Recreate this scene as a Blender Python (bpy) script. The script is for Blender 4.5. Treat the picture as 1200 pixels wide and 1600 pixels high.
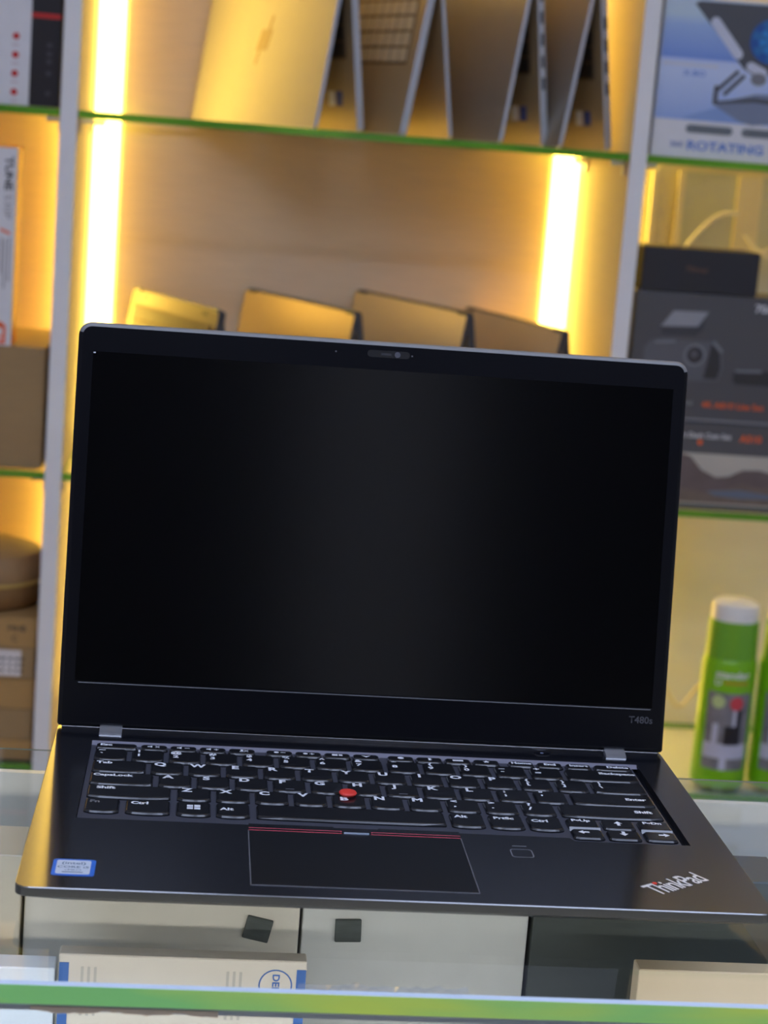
import bpy, bmesh, math, random
from mathutils import Matrix, Vector
random.seed(7)
for o in list(bpy.data.objects):
    bpy.data.objects.remove(o, do_unlink=True)
scene = bpy.context.scene
COL = scene.collection
Z0 = 1000.0            # all numbers below are millimetres; z = 0 is the laptop deck, one metre above the floor

# ------------------------------------------------------------------ camera
def camera():
    yaw, pit, rol = math.radians(5.85479), math.radians(10.83813), math.radians(4.45207)
    fwd = Vector((math.sin(yaw)*math.cos(pit), math.cos(yaw)*math.cos(pit), -math.sin(pit)))
    right = Vector((math.cos(yaw), -math.sin(yaw), 0))
    up = right.cross(fwd)
    r2 = right*math.cos(rol) + up*math.sin(rol)
    u2 = up*math.cos(rol) - right*math.sin(rol)
    cd = bpy.data.cameras.new('camera')
    co = bpy.data.objects.new('camera', cd); COL.objects.link(co)
    m = Matrix((r2, u2, -fwd)).transposed().to_4x4()
    m.translation = Vector((-0.098852, -0.755925, 0.315345 + Z0/1000))
    co.matrix_world = m
    cd.sensor_fit = 'VERTICAL'; cd.sensor_height = 24.0
    cd.lens = 2930.356/1600*24.0
    cd.clip_start = 0.05
    cd.dof.use_dof = True
    cd.dof.focus_distance = 0.935
    cd.dof.aperture_fstop = 8.0
    scene.camera = co
camera()

# ------------------------------------------------------------------ world, exposure, light levels
world = bpy.data.worlds.new('world'); scene.world = world
world.use_nodes = True
bg = world.node_tree.nodes['Background']
bg.inputs[0].default_value = (0.75, 0.85, 1.0, 1); bg.inputs[1].default_value = 0.05
scene.view_settings.view_transform = 'Standard'
scene.view_settings.look = 'None'
scene.view_settings.exposure = 0.0
scene.view_settings.gamma = 1.0
scene.view_settings.use_curve_mapping = False
LED_COLOR, LED_POWER = (1.0, 0.63, 0.09), 20.0
CEIL_COLOR, CEIL_POWER = (0.77, 0.90, 1.27), 9.2

# ------------------------------------------------------------------ materials
def lin(c):
    c /= 255.0
    return c/12.92 if c <= 0.04045 else ((c+0.055)/1.055)**2.4
def S(r, g, b): return (lin(r), lin(g), lin(b))
MATS = {}
def mat(name, col, rough=0.5, metal=0.0, spec=0.5, var=0.06, scale=60.0, stretch=(1, 1, 1), bump=0.0, ior=1.5, coat=0.0):
    if name in MATS: return MATS[name]
    m = bpy.data.materials.new(name); m.use_nodes = True
    nt = m.node_tree; b = nt.nodes['Principled BSDF']
    b.inputs['Roughness'].default_value = rough
    b.inputs['Metallic'].default_value = metal
    b.inputs['Specular IOR Level'].default_value = spec
    b.inputs['IOR'].default_value = ior
    b.inputs['Coat Weight'].default_value = coat
    b.inputs['Coat Roughness'].default_value = 0.15
    tc = nt.nodes.new('ShaderNodeTexCoord'); mp = nt.nodes.new('ShaderNodeMapping')
    mp.inputs['Scale'].default_value = stretch
    nz = nt.nodes.new('ShaderNodeTexNoise'); nz.inputs['Scale'].default_value = scale; nz.inputs['Detail'].default_value = 4
    nt.links.new(tc.outputs['Object'], mp.inputs[0]); nt.links.new(mp.outputs[0], nz.inputs['Vector'])
    mx = nt.nodes.new('ShaderNodeMix'); mx.data_type = 'RGBA'
    mx.inputs[6].default_value = (*[c*(1-var) for c in col], 1)
    mx.inputs[7].default_value = (*[min(1, c*(1+var)) for c in col], 1)
    nt.links.new(nz.outputs['Fac'], mx.inputs[0]); nt.links.new(mx.outputs[2], b.inputs['Base Color'])
    if bump:
        bp = nt.nodes.new('ShaderNodeBump'); bp.inputs['Strength'].default_value = bump; bp.inputs['Distance'].default_value = 0.001
        nt.links.new(nz.outputs['Fac'], bp.inputs['Height']); nt.links.new(bp.outputs[0], b.inputs['Normal'])
    MATS[name] = m
    return m
def emitter(name, col, power):
    m = bpy.data.materials.new(name); m.use_nodes = True
    nt = m.node_tree; nt.nodes.remove(nt.nodes['Principled BSDF'])
    e = nt.nodes.new('ShaderNodeEmission'); e.inputs[0].default_value = (*col, 1); e.inputs[1].default_value = power
    nt.links.new(e.outputs[0], nt.nodes['Material Output'].inputs[0])
    return m
def glass(name, tint, rough=0.01, haze=0.0):
    m = bpy.data.materials.new(name); m.use_nodes = True
    nt = m.node_tree; nt.nodes.remove(nt.nodes['Principled BSDF'])
    tr = nt.nodes.new('ShaderNodeBsdfTransparent'); tr.inputs[0].default_value = (*tint, 1)
    gl = nt.nodes.new('ShaderNodeBsdfGlossy'); gl.inputs['Roughness'].default_value = rough
    fr = nt.nodes.new('ShaderNodeFresnel'); fr.inputs[0].default_value = 1.5
    ge = nt.nodes.new('ShaderNodeNewGeometry')
    inv = nt.nodes.new('ShaderNodeMath'); inv.operation = 'SUBTRACT'; inv.inputs[0].default_value = 1
    nt.links.new(ge.outputs['Backfacing'], inv.inputs[1])
    mu = nt.nodes.new('ShaderNodeMath'); mu.operation = 'MULTIPLY'
    nt.links.new(fr.outputs[0], mu.inputs[0]); nt.links.new(inv.outputs[0], mu.inputs[1])
    first = tr
    if haze:
        df = nt.nodes.new('ShaderNodeBsdfDiffuse'); df.inputs[0].default_value = (0.8, 0.85, 0.85, 1)
        hz = nt.nodes.new('ShaderNodeMixShader'); hz.inputs[0].default_value = haze
        nt.links.new(tr.outputs[0], hz.inputs[1]); nt.links.new(df.outputs[0], hz.inputs[2]); first = hz
    ms = nt.nodes.new('ShaderNodeMixShader')
    nt.links.new(mu.outputs[0], ms.inputs[0]); nt.links.new(first.outputs[0], ms.inputs[1]); nt.links.new(gl.outputs[0], ms.inputs[2])
    nt.links.new(ms.outputs[0], nt.nodes['Material Output'].inputs[0])
    return m
def edge_glass(name, col_a, col_b, scale):
    """the lit green edge of a glass pane: translucent body under a glossy skin"""
    m = bpy.data.materials.new(name); m.use_nodes = True
    nt = m.node_tree; nt.nodes.remove(nt.nodes['Principled BSDF'])
    tc = nt.nodes.new('ShaderNodeTexCoord'); mp = nt.nodes.new('ShaderNodeMapping'); mp.inputs['Scale'].default_value = (1, 1, 6)
    nz = nt.nodes.new('ShaderNodeTexNoise'); nz.inputs['Scale'].default_value = scale; nz.inputs['Detail'].default_value = 2
    nt.links.new(tc.outputs['Object'], mp.inputs[0]); nt.links.new(mp.outputs[0], nz.inputs['Vector'])
    rp = nt.nodes.new('ShaderNodeValToRGB')
    rp.color_ramp.elements[0].position = 0.38; rp.color_ramp.elements[0].color = (*col_a, 1)
    rp.color_ramp.elements[1].position = 0.66; rp.color_ramp.elements[1].color = (*col_b, 1)
    nt.links.new(nz.outputs['Fac'], rp.inputs[0])
    d = nt.nodes.new('ShaderNodeBsdfDiffuse'); t = nt.nodes.new('ShaderNodeBsdfTranslucent'); g = nt.nodes.new('ShaderNodeBsdfGlossy')
    g.inputs['Roughness'].default_value = 0.15
    nt.links.new(rp.outputs[0], d.inputs[0]); nt.links.new(rp.outputs[0], t.inputs[0])
    a = nt.nodes.new('ShaderNodeMixShader'); a.inputs[0].default_value = 0.06
    nt.links.new(d.outputs[0], a.inputs[1]); nt.links.new(t.outputs[0], a.inputs[2])
    b = nt.nodes.new('ShaderNodeMixShader'); b.inputs[0].default_value = 0.05
    nt.links.new(a.outputs[0], b.inputs[1]); nt.links.new(g.outputs[0], b.inputs[2])
    nt.links.new(b.outputs[0], nt.nodes['Material Output'].inputs[0])
    return m

# ------------------------------------------------------------------ mesh helpers (millimetres in, metres out)
def rr(x0, x1, y0, y1, r, n=5):
    pts = []
    for cx, cy, a0 in ((x1-r, y0+r, -90), (x1-r, y1-r, 0), (x0+r, y1-r, 90), (x0+r, y0+r, 180)):
        for i in range(n+1):
            a = math.radians(a0 + 90*i/n); pts.append((cx+r*math.cos(a), cy+r*math.sin(a)))
    return pts
class MB:
    def __init__(s): s.v = []; s.f = []; s.m = []
    def add(s, vs, fs, mi=0):
        o = len(s.v); s.v += [tuple(v) for v in vs]
        for f in fs: s.f.append([o+i for i in f]); s.m.append(mi)
        return s
    def box(s, x0, x1, y0, y1, z0, z1, mi=0):
        vs = [(x, y, z) for z in (z0, z1) for y in (y0, y1) for x in (x0, x1)]
        return s.add(vs, [(0, 2, 3, 1), (4, 5, 7, 6), (0, 1, 5, 4), (2, 6, 7, 3), (0, 4, 6, 2), (1, 3, 7, 5)], mi)
    def loops(s, loops, cap0=True, cap1=True, mi=0, mtop=None):
        n = len(loops[0]); vs = [p for l in loops for p in l]; o = len(s.v); s.v += vs
        for k in range(len(loops)-1):
            for i in range(n):
                j = (i+1) % n
                s.f.append([o+k*n+i, o+k*n+j, o+(k+1)*n+j, o+(k+1)*n+i]); s.m.append(mi)
        if cap0: s.f.append([o+i for i in range(n)][::-1]); s.m.append(mi)
        if cap1: s.f.append([o+(len(loops)-1)*n+i for i in range(n)]); s.m.append(mi if mtop is None else mtop)
        return s
    def prism(s, pts, z0, z1, mi=0, plane='xy'):
        def P(a, b, c):
            return (a, b, c) if plane == 'xy' else (a, c, b)
        if plane == 'xz': pts = pts[::-1]; 
        return s.loops([[P(x, y, z0) for x, y in pts], [P(x, y, z1) for x, y in pts]] if plane == 'xy' else [[P(x, y, z1) for x, y in pts[::-1]], [P(x, y, z0) for x, y in pts[::-1]]], mi=mi)
    def bevbox(s, x0, x1, y0, y1, z0, z1, b=1.0, mi=0):
        o = lambda i, z: [(x, y, z) for x, y in rr(x0+i, x1-i, y0+i, y1-i, max(b*1.2-i, .05), 2)]
        return s.loops([o(b, z0), o(0, z0+b), o(0, z1-b), o(b, z1)], mi=mi)
    def lathe(s, prof, n=40, mi=0, c=(0, 0)):
        return s.loops([[(c[0]+r*math.cos(2*math.pi*i/n), c[1]+r*math.sin(2*math.pi*i/n), z) for i in range(n)] for r, z in prof], mi=mi)
    def tube(s, pts, r, n=8, mi=0):
        pts = [Vector(p) for p in pts]; ls = []
        for i, p in enumerate(pts):
            d = (pts[min(i+1, len(pts)-1)] - pts[max(i-1, 0)]).normalized()
            a = d.orthogonal().normalized() if i == 0 else (pa - d*pa.dot(d)).normalized()
            pa = a; b = d.cross(a)
            ls.append([tuple(p + (a*math.cos(2*math.pi*k/n) + b*math.sin(2*math.pi*k/n))*r) for k in range(n)])
        return s.loops(ls, mi=mi)
    def mesh(s, name, mats, smooth=False):
        me = bpy.data.meshes.new(name)
        me.from_pydata([(x/1000, y/1000, z/1000) for x, y, z in s.v], [], s.f)
        for m in (mats if isinstance(mats, (list, tuple)) else [mats]): me.materials.append(m)
        me.polygons.foreach_set('material_index', s.m)
        bm = bmesh.new(); bm.from_mesh(me); bmesh.ops.recalc_face_normals(bm, faces=bm.faces); bm.to_mesh(me); bm.free()
        if smooth:
            me.polygons.foreach_set('use_smooth', [True]*len(me.polygons))
            try: me.set_sharp_from_angle(angle=math.radians(35))
            except Exception: pass
        me.update()
        return me
    def build(s, name, mats, parent=None, loc=(0, 0, 0), rot=(0, 0, 0), smooth=False):
        return link(name, s.mesh(name, mats, smooth), parent, loc, rot)
def link(name, data, parent=None, loc=(0, 0, 0), rot=(0, 0, 0)):
    o = bpy.data.objects.new(name, data); COL.objects.link(o)
    z = Z0 if parent is None else 0
    o.location = (loc[0]/1000, loc[1]/1000, (loc[2]+z)/1000); o.rotation_euler = rot
    if parent is not None: o.parent = parent
    return o
def tag(o, label, cat, group=None):
    o['label'] = label; o['category'] = cat
    if group: o['group'] = group
    return o
def thing(name, label, cat, loc=(0, 0, 0), rz=0.0, group=None):
    return tag(link(name, None, None, loc, (0, 0, rz)), label, cat, group)
def struct(o): o['kind'] = 'structure'; return o
TXT = {}
def text_mesh(s, m, bold=0.0, sx=1.0, spacing=1.0):
    key = (s, m.name, bold, sx, spacing)
    if key in TXT: return TXT[key]
    cu = bpy.data.curves.new('text', 'FONT'); cu.body = s; cu.size = 0.001
    cu.align_x = 'CENTER'; cu.align_y = 'CENTER'; cu.offset = bold*0.001; cu.resolution_u = 3; cu.space_character = spacing
    ob = bpy.data.objects.new('text', cu); COL.objects.link(ob)
    dg = bpy.context.evaluated_depsgraph_get(); dg.update()
    me = bpy.data.meshes.new_from_object(ob.evaluated_get(dg))
    bpy.data.objects.remove(ob, do_unlink=True)
    me.materials.clear(); me.materials.append(m)
    for v in me.vertices: v.co.x *= sx
    TXT[key] = me
    return me
def text(name, s, size, m, parent, loc, rot=(0, 0, 0), bold=0.0, sx=1.0, spacing=1.0):
    o = link(name, text_mesh(s, m, bold, sx, spacing), parent, loc, rot)
    o.scale = (size, size, size)
    return o
FRONT = (math.radians(90), 0, 0)          # lettering on a face that looks at the camera

# ------------------------------------------------------------------ palette
white_lam = mat('white laminate', (0.80, 0.80, 0.80), 0.45, var=0.03)
tan_wall = mat('beige wood laminate', (0.72, 0.57, 0.40), 0.55, var=0.10, scale=14, stretch=(1.5, 1, 24), bump=0.15)
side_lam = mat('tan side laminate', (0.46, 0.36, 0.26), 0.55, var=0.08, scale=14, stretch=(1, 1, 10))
cream_wall = mat('cream laminate', (0.76, 0.71, 0.56), 0.45, var=0.14, scale=7, stretch=(1, 1, 2.5))
olive_panel = mat('dull olive panel', (0.58, 0.62, 0.58), 0.35, var=0.18, scale=9)
cream_trim = mat('cream trim', (0.78, 0.74, 0.62), 0.5)
led_mat = emitter('warm led diffuser', LED_COLOR, LED_POWER)
alu = mat('aluminium', (0.6, 0.6, 0.62), 0.35, metal=1.0)
pane_glass = glass('clear pane', (0.97, 0.99, 0.975))
top_glass = glass('counter pane', (0.97, 0.985, 0.975))
shelf_edge = edge_glass('green shelf glass edge', (0.10, 0.30, 0.03), (0.16, 0.42, 0.04), 12)
counter_edge = edge_glass('green counter glass edge', (0.36, 0.86, 0.24), (0.80, 0.97, 0.14), 9)  # lime and yellow patches put the edge's inner glow into the colour
arris = mat('ground arris highlight', (0.62, 0.72, 0.80), 0.2)  # ground edge, with its caught highlight put into the pale colour
cardboard = mat('brown cardboard', (0.34, 0.22, 0.10), 0.8, var=0.1, scale=40, stretch=(1, 1, 6))
cardboard2 = mat('orange brown cardboard', (0.42, 0.25, 0.09), 0.8, var=0.1, scale=40, stretch=(1, 1, 6))
white_card = mat('white printed card', (0.72, 0.72, 0.74), 0.5)
cool_card = mat('pale blue white card', (0.62, 0.70, 0.82), 0.5)
beige_card = mat('greyish beige card', (0.64, 0.60, 0.54), 0.6, var=0.08, scale=30)
black_card = mat('black printed card', (0.018, 0.014, 0.016), 0.4)
print_black = mat('black print', (0.03, 0.03, 0.035), 0.5)
print_grey = mat('grey print', (0.28, 0.28, 0.30), 0.5)
faint_grey = mat('faint grey print', (0.46, 0.44, 0.41), 0.5)
print_red = mat('red print', (0.55, 0.02, 0.015), 0.5)
print_orange = mat('orange print', (0.80, 0.12, 0.02), 0.5)
print_white = mat('white print', (0.78, 0.78, 0.80), 0.5)
print_blue = mat('blue print', (0.05, 0.14, 0.42), 0.5)

# ------------------------------------------------------------------ the room
XL, XR, YF, YB, ZF, ZC = -1750, 1950, -2700, 1640, -1000, 1700
grey_floor = mat('pale floor tile', (0.45, 0.44, 0.42), 0.35, var=0.1, scale=4)
wall_paint = mat('pale wall paint', (0.62, 0.63, 0.66), 0.7)
dark_paint = mat('charcoal wall panel', (0.03, 0.03, 0.034), 0.6)
struct(MB().box(XL, XR, YF, YB, ZF-50, ZF).build('floor', grey_floor))
struct(MB().box(XL, XR, YF, YB, ZC, ZC+50).build('ceiling', mat('ceiling paint', (0.74, 0.75, 0.78), 0.8)))
struct(MB().box(XL-60, XL, YF, YB, ZF, ZC).build('wall_left', wall_paint))
struct(MB().box(XR, XR+60, YF, YB, ZF, ZC).build('wall_right', wall_paint))
struct(MB().box(XL-60, XR+60, YB, YB+60, ZF, ZC).build('wall_back', wall_paint))
struct(MB().box(XL-60, XR+60, YF-60, YF, ZF, ZC).build('wall_front', dark_paint))
struct(MB().box(130, 430, YF, YF+60, ZF, ZC).build('reflected_strip_1', white_lam))  # unseen pale strip, added so the laptop screen reflects a soft band
ceil_em = emitter('cool ceiling diffuser', CEIL_COLOR, CEIL_POWER)
for (x, y, w) in ((-650, -560, 'left of the counter, nearer the camera'), (750, -560, 'right of the counter, nearer the camera'),
                  (-650, -1500, 'left, towards the dark front wall'), (750, -1500, 'right, towards the dark front wall')):
    t = thing('ceiling_light', 'long white ceiling light panel '+w, 'ceiling light', (x, y, ZC-30), 0, 'ceiling panels')
    f = MB()
    for a in ((-620, 620, -170, -150), (-620, 620, 150, 170), (-620, -600, -150, 150), (600, 620, -150, 150)): f.box(*a, 0, 29)
    f.build('frame', white_lam, t)
    MB().box(-599, 599, -149, 149, 8, 24).build('diffuser', ceil_em, t)

# ------------------------------------------------------------------ wall shelving with lit bays
BAYS = {'left': (-865, -265.5), 'middle': (-247, 352), 'right': (370.5, 970)}
SY0, SY1 = 1300, 1600
unit = thing('shelving_unit', 'tall white shelving unit with lit beige bays behind the counter', 'shelving', (0, SY0, ZF))
for x0, x1 in ((-883.5, -865), (-265.5, -247), (352, 370.5), (970, 988.5)):
    pm = MB().bevbox(x0, x1, 0, SY1-SY0, 0, 2450, 0.8)
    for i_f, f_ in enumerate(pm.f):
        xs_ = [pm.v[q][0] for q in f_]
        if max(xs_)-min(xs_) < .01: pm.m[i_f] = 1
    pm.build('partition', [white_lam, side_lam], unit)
for k, (x0, x1) in BAYS.items():
    MB().box(x0-8, x1+8, 300.5, 318, 0, 2450).build('back_panel', cream_wall if k == 'right' else tan_wall, unit)
    MB().box(x0+.5, x1-.5, 20, 299.5, 0, 596).build('base_cabinet', white_lam, unit)
    for i in (0, 1):
        xm = (x0+x1)/2
        d = MB().bevbox(x0+3 if i == 0 else xm+1.5, xm-1.5 if i == 0 else x1-3, 1, 19, 40, 594, 1.2).build('cabinet_door', white_lam, unit)
        MB().bevbox(xm-30 if i == 0 else xm+22, xm-22 if i == 0 else xm+30, -18, 0.8, 420, 540, 1.5).build('handle', alu, d)
MB().box(-883.5, 988.5, 0, 318, 2450.5, 2470).build('top_panel', white_lam, unit)
for k, (x0, x1) in BAYS.items():
    for side in ('left', 'right'):
        s = 1 if side == 'left' else -1
        xc = x0+.8 if side == 'left' else x1-.8
        t = thing('led_strip', f'glowing warm LED strip in the {side} back corner of the {k} bay', 'light strip', (xc, SY1, -398), 0, 'corner light strips')
        lw = {'left': 16, 'middle': 30, 'right': 30}[k]
        MB().prism([(0, -.4), (s*lw, -.4), (s*lw, -3), (s*2.5, -17), (0, -17)][::s], 0, 1830).build('diffuser', led_mat, t)
        MB().box(*sorted((0, s*(lw+1))), -18, -.3, -1.6, -.2).build('end_cap', alu, t)
LEVELS = [(-395, 'lowest'), (-58, 'second'), (334, 'third'), (725, 'fourth'), (1115, 'fifth')]
for k, (x0, x1) in BAYS.items():
    for zt, nm in LEVELS:
        g = MB(); ya, yb = SY0+2, SY1-19
        o = lambda i, z: [(x, y, z) for x, y in ((x0+1+i, ya+i), (x1-1-i, ya+i), (x1-1-i, yb-i), (x0+1+i, yb-i))]
        g.loops([o(0, zt-8), o(0, zt)], mi=0)
        me_f = g.f
        g.m = [1]*4 + [0, 0]
        ob = g.build('glass_shelf', [pane_glass, shelf_edge])
        tag(ob, f'green-edged clear glass shelf, {nm} from the bottom in the {k} bay', 'glass shelf', 'glass shelves of the wall unit')
        for xs, dx in ((x0, 1), (x1, -1)):
            for yy in (SY0+25, SY1-60):
                p = MB().tube([(xs+dx*.6, yy, zt-11.2), (xs+dx*16, yy, zt-11.2)], 3, 10)
                p.box(*sorted((xs+dx*.6, xs+dx*3)), yy-3, yy+3, zt-24, zt-9)
                p.build('shelf_pin', alu, ob, (0, 0, 0))

# trims and cable on the right bay's back wall
for x0, x1 in ((447, 455), (480, 489), (557, 588)):
    MB().bevbox(x0, x1, 291, 300, 945, 1320, 1).build('wall_trim', cream_trim, unit)
MB().box(489.5, 556.5, 296, 300, 945, 1320).build('wall_insert', olive_panel, unit)
MB().box(588.5, 700, 296, 300, 945, 1320).build('wall_insert', olive_panel, unit)
cab = MB().tube([(493+ (559-493)*t_, 1580, 225 + 48*math.sin(min(1, t_*1.25)*math.pi/2) - 6*max(0, t_-.8)) for t_ in [i/14 for i in range(15)]], 2.4, 8)
tag(cab.build('cable', print_white, smooth=True), 'thin white cable arching along the back wall above the black box', 'cable')
kn = MB()
kn.tube([(566, 1570, 248), (580, 1568, 232), (600, 1566, 222), (622, 1566, 240)], 2.2, 8)
kn.tube([(568, 1564, 212), (584, 1562, 226), (606, 1560, 236), (630, 1560, 226)], 2.2, 8)
tag(kn.build('cable', print_white, smooth=True), 'knotted white cable hanging at the right edge above the black box', 'cable')

# ------------------------------------------------------------------ glass counter (showcase)
CX0, CX1, CY0, CY1, GT = -780, 860, -61, 224, -14.0
ctr = thing('display_counter', 'glass-topped display counter under the black laptop', 'counter', (0, 0, ZF))
zz = -ZF
def cb(*a): return (a[0], a[1], a[2], a[3], a[4]+zz, a[5]+zz)
g = MB()
def gl(i, z): return [(CX0+i, CY0+i, z+zz), (CX1-i, CY0+i, z+zz), (CX1-i, CY1-i, z+zz), (CX0+i, CY1-i, z+zz)]
g.loops([gl(1.2, GT-10.5), gl(0, GT-9.3), gl(0, GT-1.3), gl(1.3, GT)])
g.m = [3, 2, 0, 2] + [1, 1, 0, 1] + [2, 2, 3, 2] + [0, 0]
g.build('glass_top', [top_glass, counter_edge, arris, mat('dull glass edge', (0.30, 0.36, 0.33), 0.3)], ctr)
MB().box(*cb(CX0+8, CX1-8, CY0+5, CY0+10, -420, GT-11)).build('front_glass', pane_glass, ctr)
MB().box(*cb(CX0+8, CX1-8, CY1-9, CY1-4, -420, GT-11)).build('back_panel', mat('cream acrylic', (0.80, 0.77, 0.68), 0.3), ctr)
for x in (CX0, CX1-8): MB().box(*cb(x, x+8, CY0+4, CY1-4, -420, GT-11)).build('end_panel', white_lam, ctr)
MB().box(*cb(CX0, CX1, CY0+4, CY1-4, -1000, -421)).build('cabinet', white_lam, ctr)
MB().box(*cb(CX0+9, CX1-9, CY0+14, CY1-12, -248, -241)).build('inner_shelf', pane_glass, ctr)
lamp = thing('counter_fill_lamp', 'added slim fill light profile under the front edge of the counter glass', 'light strip', (0, CY0+14, GT-11.5))  # added lamp, brightens the boxes inside the counter
MB().box(CX0+12, CX1-12, -3, 4, -2, -.4).box(CX0+12, CX1-12, -3.6, -3, -5.4, -.4).build('housing', alu, lamp)
MB().box(CX0+13, CX1-13, -2.4, 3.4, -4.5, -2.2).build('diffuser', emitter('white counter fill led', (1.0, 0.95, 0.87), 42.0), lamp)
tape = glass('clear tape', (0.86, 0.89, 0.95), 0.10, 0.18)
def ragged(x0, x1, n, ytop, yw, z, amp):
    m = MB(); vs = []; fs = []
    for i in range(n+1):
        x = x0+(x1-x0)*i/n
        a, b = random.uniform(-amp, amp), random.uniform(0.0, amp)
        vs += [(x, ytop+a*.4, z+zz+b*.35), (x, ytop+yw+a, z+zz+.1+abs(a)*.45)]
    fs = [(2*i, 2*i+2, 2*i+3, 2*i+1) for i in range(n)]
    return m.add(vs, fs)
ragged(-47, 22, 30, CY0+1, 4.2, GT+.25, 1.6).build('peeling_tape', tape, ctr)
low = MB(); vs = []; n = 34
for i in range(n+1):
    x = -152+74*i/n; d = .6+1.5*abs(math.sin(i*.23))+random.uniform(0, .8)
    vs += [(x, CY0+1.6, GT-10.7+zz), (x, CY0+1.0, GT-10.8-d+zz)]
low.add(vs, [(2*i, 2*i+2, 2*i+3, 2*i+1) for i in range(n)]).build('torn_tape', mat('tan paper tape', (0.55, 0.42, 0.28), 0.7), ctr)

# boxes inside the counter
def plain_box(name, label, cat, m, x0, x1, y0, y1, z0, z1, group=None, b=0.6):
    t = thing(name, label, cat, ((x0+x1)/2, y0, z0), 0, group)
    MB().bevbox(-(x1-x0)/2, (x1-x0)/2, 0, y1-y0, 0, z1-z0, b).build('carton', m, t)
    return t
SH = -240.8
t = plain_box('carton', 'grey-beige carton with blue end stripes and round blue logo inside the counter', 'box', beige_card, -149, -34.6, 60, 70, SH, -57)
hb = -57-SH
for x in (-56.9, 52.6): MB().box(x, x+4.4, -.4, 0, 4, hb-4).build('blue_stripe', print_blue, t)
rg = MB(); N = 40
o_, i_ = [[(r*math.cos(2*math.pi*k/N), r*math.sin(2*math.pi*k/N)) for k in range(N)] for r in (7.9, 7.2)]
for k in range(N):
    j = (k+1) % N
    rg.add([(o_[k][0], -.3, o_[k][1]), (o_[j][0], -.3, o_[j][1]), (i_[j][0], -.3, i_[j][1]), (i_[k][0], -.3, i_[k][1])], [(0, 1, 2, 3)])
lg = rg.build('round_logo', print_blue, t, (43, 0, hb-12))
text('lettering', 'DELL', 4.6, print_blue, lg, (0, -.3, 0), (math.radians(90), math.radians(90), 0), 0.03, 1.1)
for x in (-47, -44, -41, 20, 23, 26): MB().box(x, x+1.3, -.3, 0, hb-30, hb-6).build('grey_print', faint_grey, t)
plain_box('carton', 'pale blue-white carton at the left end inside the counter', 'box', cool_card, -330, -150.5, 58, 72, SH, -63.5)
plain_box('carton', 'grey-white upright carton behind the blue-striped one', 'box', mat('grey white card', (0.74, 0.71, 0.64), 0.5), -171.5, -34.6, 130, 165, SH, -34)
plain_box('carton', 'wide plain white upright carton under the middle of the laptop', 'box', mat('cool grey card', (0.70, 0.72, 0.72), 0.5), -33, 82, 130, 165, SH, -34)
plain_box('carton', 'cream carton at the far left inside the counter', 'box', mat('cream card', (0.66, 0.60, 0.48), 0.5), -420, -173, 125, 165, SH, -36)
slate = mat('dark slate card', (0.060, 0.072, 0.070), 0.5, var=0.35, scale=18, stretch=(1, 1, 3))
plain_box('carton', 'dark slate-grey carton at the right inside the counter', 'box', slate, 84, 214, 128, 165, SH, -36)
plain_box('carton', 'small tan carton in front of the dark slate one', 'box', mat('tan card', (0.58, 0.49, 0.36), 0.6, var=0.12, scale=20), 123, 330, 60, 72, SH, -55)
plain_box('carton', 'beige carton beyond the dark slate one inside the counter', 'box', mat('cream card', (0.66, 0.60, 0.48), 0.5), 216, 420, 125, 165, SH, -34)
pad_m = mat('dark grey foam', (0.075, 0.090, 0.090), 0.7, var=0.35, scale=500, stretch=(.2, 1, 1))
for (x, z, a, w) in ((-55.3, -71.5, 12, 'left'), (-9.8, -70.6, -2, 'right')):
    p = MB().bevbox(-6.6, 6.6, -2, 0, -6, 6, .4).build('foam_pad', pad_m, None, (x, 129.8, z), (0, math.radians(a), 0))
    tag(p, f'{w} one of two small dark grey pads under the counter glass', 'pad', 'dark pads under the glass')

# ------------------------------------------------------------------ tent-standing laptops on the shelves
silver = mat('brushed silver', (0.34, 0.33, 0.31), 0.42, metal=0.35, var=0.04)
champagne = mat('champagne metal', (0.47, 0.36, 0.21), 0.40, metal=0.5, var=0.04)
pale_gold = mat('pale gold metal', (0.55, 0.46, 0.33), 0.42, metal=0.35, var=0.04)
gunmetal = mat('grey metal', (0.36, 0.325, 0.28), 0.38, metal=0.6, var=0.05)
edge_metal = mat('pale metal rim', (0.50, 0.53, 0.58), 0.35, metal=0.3)
dark_key = mat('dark keycap', (0.03, 0.025, 0.022), 0.5)
silver_key = mat('silver keycap', (0.46, 0.37, 0.24), 0.45)
black_glass = mat('dark display', (0.01, 0.01, 0.012), 0.15)
logo_dark = mat('dark mirror logo', (0.20, 0.14, 0.07), 0.3, metal=0.4)
port_m = mat('port black', (0.02, 0.02, 0.025), 0.4)
hinge_m = mat('dark hinge', (0.10, 0.11, 0.12), 0.35, metal=0.6)
well_m = mat('brown keyboard well', (0.16, 0.10, 0.045), 0.6)
STICK = mat('sticker blue', (0.05, 0.08, 0.28), 0.4)
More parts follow.
